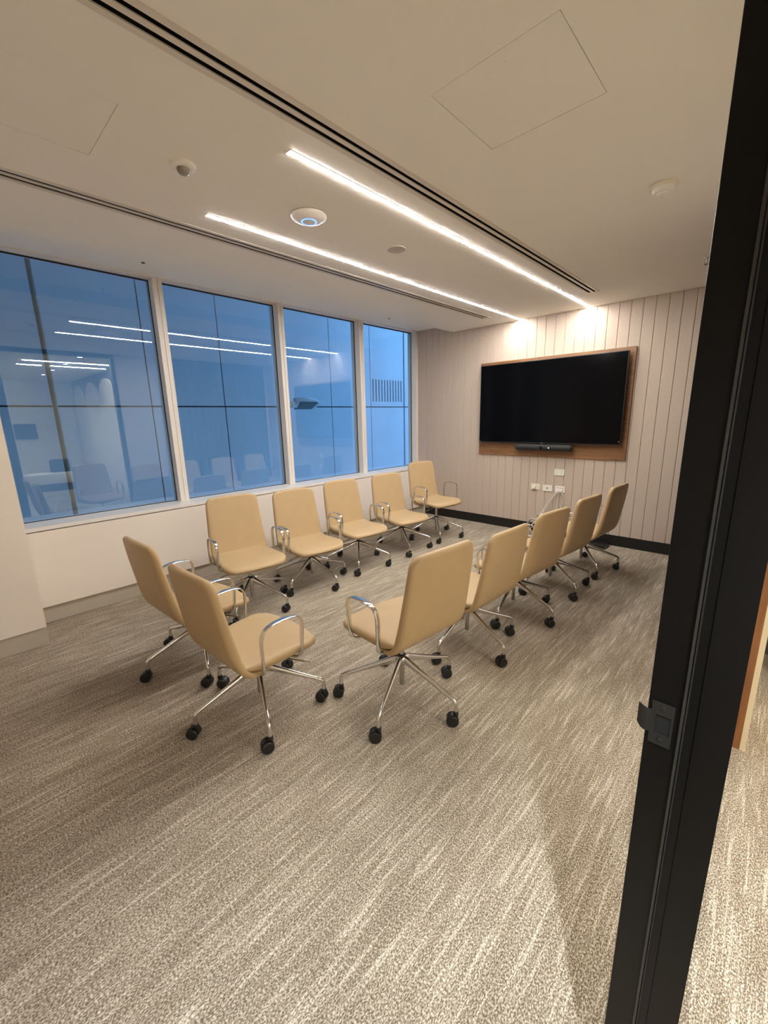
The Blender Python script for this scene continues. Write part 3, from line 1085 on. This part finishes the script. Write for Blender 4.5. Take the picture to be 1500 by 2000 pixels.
t = empty('ceiling_speaker', (-2.080, 2.378, H))
bm = bmesh.new()
lathe(bm, [(0.066, 0.0), (0.066, -0.003), (0.063, -0.005), (0.060, -0.004)], 44)
obj('rim', bm, 'slot_frame', t, True)
bm = bmesh.new()
lathe(bm, [(0.060, -0.0038), (0.040, -0.006), (0.01, -0.007)], 40)
obj('grille', bm, add_grain(mat('speaker_grille', s2l(190, 178, 162), 0.6), 900, 0.6, 0.001), t, True)
tag(t, 'flat round ceiling speaker between the two light lines', 'speaker')

t = empty('smoke_detector', (-0.602, 2.745, H))
bm = bmesh.new()
lathe(bm, [(0.064, 0.0), (0.064, -0.010), (0.060, -0.014)], 44)
obj('base', bm, 'plastic_cream', t, True)
bm = bmesh.new()
lathe(bm, [(0.050, -0.012), (0.049, -0.024), (0.042, -0.036), (0.030, -0.038)], 40)
obj('chamber', bm, 'plastic_white', t, True)
bm = bmesh.new()
lathe(bm, [(0.026, -0.037), (0.022, -0.044), (0.008, -0.046)], 28)
obj('cap', bm, 'plastic_white', t, True)
tag(t, 'round white smoke detector on the ceiling near the black door frame', 'smoke detector')

def sprinkler(x, y, z, label):
    t = empty('sprinkler', (x, y, z))
    bm = bmesh.new()
    lathe(bm, [(0.022, 0.0), (0.020, -0.005), (0.008, -0.007)], 20)
    obj('escutcheon', bm, 'satin', t, True)
    bm = bmesh.new()
    lathe(bm, [(0.007, -0.006), (0.007, -0.026), (0.005, -0.030)], 12)
    obj('nozzle', bm, 'satin', t, True)
    bm = bmesh.new()
    for s_ in (-1, 1):
        sweep(bm, [(s_ * 0.006, 0, -0.026), (s_ * 0.010, 0, -0.036), (s_ * 0.003, 0, -0.046)], 0.0016, (0, 1, 0), 6)
    obj('yoke', bm, 'satin', t)
    bm = bmesh.new()
    lathe(bm, [(0.013, -0.046), (0.014, -0.048)], 16)
    obj('deflector', bm, 'gunmetal', t)
    tag(t, label, 'sprinkler', 'ceiling sprinklers')
sprinkler(-3.655, 1.30, HP, 'small sprinkler head above the first two windows')
sprinkler(-3.670, 4.045, HP, 'small sprinkler head above the window beside the panelled wall')
sprinkler(-0.580, 4.20, H, 'small sprinkler head on the ceiling beside the black door frame')

# ------------------------------------------------------------------ chairs
def back_mesh():
    outer = [(-0.318, 0.868), (-0.312, 0.83), (-0.300, 0.75), (-0.284, 0.66), (-0.265, 0.56), (-0.250, 0.49), (-0.228, 0.428), (-0.192, 0.382), (-0.138, 0.355), (-0.06, 0.345)]
    P = smooth_path(outer, 5)
    n_ = len(P)
    L = [0]
    for a_, b_ in zip(P, P[1:]):
        L.append(L[-1] + math.hypot(b_[0] - a_[0], b_[1] - a_[1]))
    tot = L[-1]
    def at(s):
        for i in range(n_ - 1):
            if s <= L[i + 1] or i == n_ - 2:
                u = (s - L[i]) / (L[i + 1] - L[i])
                y = P[i][0] + (P[i + 1][0] - P[i][0]) * u
                z = P[i][1] + (P[i + 1][1] - P[i][1]) * u
                return y, z
    def frame(s):
        a_, b_ = at(max(0, s - 0.012)), at(min(tot, s + 0.012))
        dy, dz = b_[0] - a_[0], b_[1] - a_[1]
        l = math.hypot(dy, dz)
        return (-dz / l, dy / l)          # normal towards the sitter
    ss = [0, 0.002, 0.005, 0.010, 0.016, 0.024, 0.034, 0.048, 0.062]
    s = 0.085
    while s < tot - 0.001:
        ss.append(s)
        s += 0.028
    ss.append(tot)
    st = []
    RC = 0.062
    for s in ss:
        y, z = at(s)
        ny, nz = frame(s)
        f = s / tot
        W = 0.212 + 0.022 * min(1, s / 0.42)
        if s > 0.53:
            W -= 0.03 * ((s - 0.53) / (tot - 0.53)) ** 2
        th = 0.034 + 0.012 * min(1, s / 0.35)
        if s > 0.40:
            u_ = min(1, (s - 0.40) / 0.18)
            th = 0.046 - 0.022 * u_ * u_ * (3 - 2 * u_)
        w = W
        if s < RC:
            w = W - RC * 0.9 * (1 - math.sqrt(max(0, 1 - (1 - s / RC) ** 2)))
        ht = th / 2
        if s < ht:
            ht = max(0.0015, ht * math.sqrt(max(0, 1 - (1 - s / ht) ** 2)))
        cy, cz = y + ny * th / 2, z + nz * th / 2
        bowl = 0.020 * max(0, 1 - s / 0.55) ** 1.6
        drop = 0.010 * max(0, 1 - s / 0.10)
        def fn(x, w_, bowl=bowl):
            return (0.0, bowl * ((x / 0.21) ** 2 - 0.35))
        st.append((cy, cz, ny, nz, w, ht, fn, 0.004))
    bm = bmesh.new()
    pad(bm, st)
    # gentle arch of the top edge
    for v in bm.verts:
        if v.co.z > 0.70:
            k_ = (v.co.z - 0.70) / 0.17
            v.co.z += 0.010 * k_ * (1 - (v.co.x / 0.21) ** 2) - 0.004 * k_
    return bm

def seat_mesh():
    bm = bmesh.new()
    top = [(-0.196, 0.432), (-0.175, 0.430), (-0.14, 0.427), (-0.05, 0.424), (0.05, 0.425), (0.14, 0.424), (0.20, 0.416), (0.243, 0.402)]
    P = smooth_path(top, 6)
    y0, y1 = P[0][0], P[-1][0]
    st = []
    n_ = len(P)
    # denser at front end
    for i, (y, z) in enumerate(P):
        f = (y - y0) / (y1 - y0)
        d = y1 - y
        W = 0.226 + 0.026 * min(1, f / 0.8)
        RC = 0.10
        w = W
        if d < RC:
            w = W - 0.075 * (1 - math.sqrt(max(0, 1 - (1 - d / RC) ** 2)))
        th = 0.058 - 0.016 * f
        if y < -0.09:
            th -= 0.040 * min(1, (-0.09 - y) / 0.10) ** 1.3
        ht = th / 2
        if d < 0.03:
            ht *= max(0.12, math.sqrt(max(0, 1 - (1 - d / 0.03) ** 2)))
        if i == 0:
            ht *= 0.55
        bulge = 0.040 * max(0, f - 0.45) / 0.55
        def fn(x, w_, bulge=bulge):
            return (bulge * (1 - (x / 0.25) ** 2) - bulge * 0.55, -0.004 * (1 - (x / 0.24) ** 2))
        st.append((y, z - th / 2, 0, 1, w, ht, fn, 0.003))
    pad(bm, st)
    return bm

def arm_mesh(side):
    xs = 0.262
    raw = [  # x, y, z, half width (x), half thickness, hint blend
        (0.185, 0.070, 0.3600, 0.006, 0.006),
        (0.222, 0.078, 0.3620, 0.007, 0.007),
        (0.250, 0.086, 0.3740, 0.008, 0.006),
        (xs, 0.092, 0.400, 0.0105, 0.006),
        (xs, 0.100, 0.470, 0.0118, 0.0062),
        (xs, 0.104, 0.540, 0.0125, 0.006),
        (xs, 0.094, 0.580, 0.012, 0.0048),
        (xs, 0.062, 0.600, 0.0155, 0.0045),
        (xs, 0.000, 0.608, 0.0175, 0.0042),
        (xs, -0.062, 0.603, 0.0155, 0.0045),
        (xs, -0.102, 0.585, 0.012, 0.0048),
        (xs, -0.120, 0.545, 0.0125, 0.006),
        (xs, -0.122, 0.470, 0.0118, 0.0062),
        (xs, -0.120, 0.400, 0.0105, 0.006),
        (0.250, -0.116, 0.374, 0.008, 0.006),
        (0.222, -0.110, 0.362, 0.007, 0.007),
        (0.185, -0.102, 0.360, 0.006, 0.006),
    ]
    P = smooth_path(raw, 4)
    bm = bmesh.new()
    pts = [(side * p[0], p[1], p[2]) for p in P]
    hints = []
    for p in P:
        k_ = min(1.0, max(0.0, (p[2] - 0.362) / 0.05))
        hints.append(Vector((side * k_, (1 - k_) * 1.0, 0.02)))
    sweep(bm, pts, [(max(0.004, p[3]), max(0.003, p[4])) for p in P], hints, 12, 3.0)
    return bm

def leg_mesh():
    bm = bmesh.new()
    raw = [(0.008, 0.236, 0.010, 0.022), (0.035, 0.232, 0.0125, 0.022), (0.09, 0.215, 0.0120, 0.017), (0.17, 0.187, 0.0105, 0.0125), (0.25, 0.158, 0.0098, 0.0105), (0.305, 0.1385, 0.0095, 0.0098), (0.327, 0.126, 0.0095, 0.0095), (0.334, 0.108, 0.0094, 0.0094), (0.335, 0.088, 0.0094, 0.0094), (0.335, 0.068, 0.0094, 0.0094)]
    P = smooth_path(raw, 4)
    sweep(bm, [(0, p[0], p[1]) for p in P], [(p[2] * 1.12, p[3] * 1.12) for p in P], (1, 0, 0), 14)
    return bm

def caster_body_mesh():
    """pivot on z axis, hood trailing to -y, wheel centre at y=-0.018 z=0.029"""
    bm = bmesh.new()
    lathe(bm, [(0.0125, 0.052), (0.0135, 0.058), (0.0130, 0.074), (0.0115, 0.076)], 16)
    # hood: arc band over the wheels
    cy, cz, r0, r1 = -0.016, 0.029, 0.0305, 0.0255
    n_ = 12
    A = []
    for i in range(n_ + 1):
        a_ = R(-10) + (R(215) - R(-10)) * i / n_
        for r_ in (r1, r0):
            pass
        ring = [bm.verts.new((x_, cy + r_ * math.cos(a_), cz + r_ * math.sin(a_))) for (x_, r_) in ((-0.0115, r1), (-0.0125, r0), (0.0125, r0), (0.0115, r1))]
        A.append(ring)
    for a_, b_ in zip(A, A[1:]):
        for j in range(4):
            bm.faces.new((a_[j], a_[(j + 1) % 4], b_[(j + 1) % 4], b_[j]))
    bm.faces.new(A[0])
    bm.faces.new(A[-1])
    lathe(bm, [(0.007, -0.024), (0.007, 0.024)], 12, (0, cy, cz), 'x')
    box(bm, -0.006, 0.006, -0.030, 0.008, 0.030, 0.056)
    return bm

def wheel_mesh():
    bm = bmesh.new()
    lathe(bm, [(0.020, 0.0), (0.0275, 0.001), (0.029, 0.004), (0.029, 0.010), (0.027, 0.013), (0.021, 0.0145), (0.018, 0.0135), (0.010, 0.0150)], 26, (0, 0, 0), 'x')
    return bm

def mech_mesh():
    bm = bmesh.new()
    box(bm, -0.115, 0.115, -0.06, 0.10, 0.334, 0.362, bev=0.004)
    box(bm, -0.045, 0.045, -0.055, 0.055, 0.318, 0.336, bev=0.006)
    for s_ in (-1, 1):
        for yy in (0.071, -0.103):
            box(bm, min(s_ * 0.10, s_ * 0.195), max(s_ * 0.10, s_ * 0.195), yy - 0.009, yy + 0.009, 0.350, 0.362)
    return bm

def shaft_mesh():
    bm = bmesh.new()
    lathe(bm, [(0.0135, 0.18), (0.0135, 0.322), (0.018, 0.325), (0.018, 0.332)], 22)
    return bm

def column_mesh():
    bm = bmesh.new()
    lathe(bm, [(0.0125, 0.086), (0.0140, 0.088), (0.0140, 0.21), (0.0140, 0.24)], 22)
    return bm

def hub_mesh():
    bm = bmesh.new()
    lathe(bm, [(0.015, 0.208), (0.026, 0.214), (0.031, 0.228), (0.030, 0.246), (0.024, 0.254), (0.020, 0.256)], 28)
    return bm

def collar_mesh():
    bm = bmesh.new()
    lathe(bm, [(0.0205, 0.254), (0.0215, 0.257), (0.0215, 0.264), (0.016, 0.267)], 24)
    return bm

def lever_mesh():
    bm = bmesh.new()
    sweep(bm, [(0.03, 0.02, 0.328), (0.15, 0.065, 0.330), (0.235, 0.10, 0.332), (0.285, 0.122, 0.330)], [0.0035, 0.0035, 0.0045, 0.005], (0, 0, 1), 8)
    return bm

def seam_mesh(side):
    bm = bmesh.new()
    pts = smooth_path([(-0.2175, 0.520, 0), (-0.207, 0.452, 0), (-0.196, 0.432, 0), (-0.150, 0.4265, 0)], 5)
    sweep(bm, [(side * 0.2335, p[0], p[1]) for p in pts], 0.002, (1, 0, 0), 6)
    return bm

PROTO = {}
def build_proto():
    root = empty('office_chair')
    d = {}
    d['backrest'] = obj('backrest', back_mesh(), 'leather', root, True, 60)
    d['seat'] = obj('seat', seat_mesh(), 'leather', root, True, 60)
    d['arm_r'] = obj('armrest', arm_mesh(1), 'chrome', root, True, 60)
    d['arm_l'] = obj('armrest', arm_mesh(-1), 'chrome', root, True, 60)
    d['mech'] = obj('tilt_mechanism', mech_mesh(), 'gunmetal', root)
    d['lever'] = obj('height_lever', lever_mesh(), 'chrome', root, True)
    d['shaft'] = obj('gas_shaft', shaft_mesh(), 'satin', root, True)
    d['column'] = obj('column', column_mesh(), 'satin', root, True)
    d['hub'] = obj('hub', hub_mesh(), 'chrome', root, True)
    d['collar'] = obj('collar', collar_mesh(), 'plastic_black', d['hub'], True)
    d['leg'] = obj('leg', leg_mesh(), 'chrome', root, True, 60)
    d['caster'] = obj('caster', caster_body_mesh(), 'plastic_black', root, True)
    d['wheel'] = obj('wheel', wheel_mesh(), 'plastic_black', d['caster'], True)
    return root, d

CHAIRS = [
    # x, y, facing, base angle, seat lift, label
    (-1.317, 1.503, 84.6, 3.3, 0.054, 'raised tan chair ending the doorway side row, farthest from the screen'),
    (-1.368, 2.236, 86.6, 55.1, -0.025, 'tan chair in the doorway side row beside the raised one farthest from the screen'),
    (-1.348, 2.868, 82.6, 61.7, -0.022, 'tan chair in the middle of the row on the doorway side'),
    (-1.327, 3.532, 83.9, 39.5, -0.025, 'tan chair second from the panelled wall in the row on the doorway side'),
    (-1.283, 4.183, 86.1, 24.6, -0.014, 'tan chair nearest the panelled wall in the row on the doorway side'),
    (-1.837, 0.951, 1.7, 48.3, -0.016, 'tan chair facing the screen from the open end, beside the doorway side row'),
    (-2.532, 0.956, 2.7, 52.0, -0.009, 'tan chair facing the screen from the open end, on the window side'),
    (-2.987, 1.558, 260.6, 22.5, 0.019, 'tan chair in the row under the windows, at the end farthest from the screen'),
    (-3.025, 2.200, 261.9, 2.6, -0.023, 'tan chair second in the row under the windows, counted from the pier end'),
    (-3.048, 2.822, 263.4, 28.3, -0.012, 'tan chair in the middle of the row under the windows'),
    (-3.053, 3.521, 260.5, 37.6, -0.026, 'tan chair second from the panelled wall in the row under the windows'),
    (-3.038, 4.169, 261.3, 26.5, 0.060, 'tan chair raised high on its shaft in the corner of windows and panelled wall'),
]
# castors that stand next to a neighbour's castor swing away from it
TRAIL = {(3, 1): -90, (4, 3): 90, (9, 1): -51, (10, 3): 129, (5, 2): 34, (6, 4): 214, (10, 1): -56, (11, 3): 124}
proto_root, PD = build_proto()
rnd = random.Random(11)
for ci, (cx, cy, th, tb, dh, label) in enumerate(CHAIRS):
    firstc = ci == 0
    root = proto_root if firstc else link_copy(proto_root)
    root.location = (cx, cy, 0)
    root.rotation_euler = (0, 0, R(th))
    tag(root, label, 'chair', 'tan leather office chairs on chrome castor bases')
    got = {}
    for key in ('backrest', 'seat', 'arm_r', 'arm_l', 'mech', 'lever', 'shaft', 'column', 'hub'):
        o = PD[key] if firstc else link_copy(PD[key], root)
        got[key] = o
        o.location.z = dh if key in ('backrest', 'seat', 'arm_r', 'arm_l', 'mech', 'lever', 'shaft') else 0
    if not firstc:
        link_copy(PD['collar'], got['hub'])
    for q in range(5):
        ang = tb + 72 * q - 90 - th          # leg mesh points along +y
        lg = PD['leg'] if (firstc and q == 0) else link_copy(PD['leg'], root)
        lg.rotation_euler = (0, 0, R(ang))
        ca = PD['caster'] if (firstc and q == 0) else link_copy(PD['caster'], root)
        a_ = R(ang + 90)
        ca.location = (0.335 * math.cos(a_), 0.335 * math.sin(a_), 0)
        phi = TRAIL.get((ci, q), 223 + rnd.uniform(-38, 38))
        ca.rotation_euler = (0, 0, R(phi + 90 - th))
        for s_ in (0, 1):
            wh = PD['wheel'] if (firstc and q == 0 and s_ == 0) else link_copy(PD['wheel'], ca)
            wh.location = ((0.0125, -0.016, 0.029) if s_ == 0 else (-0.0125, -0.016, 0.029))
            wh.rotation_euler = (0, 0, 0) if s_ == 0 else (0, 0, PI)
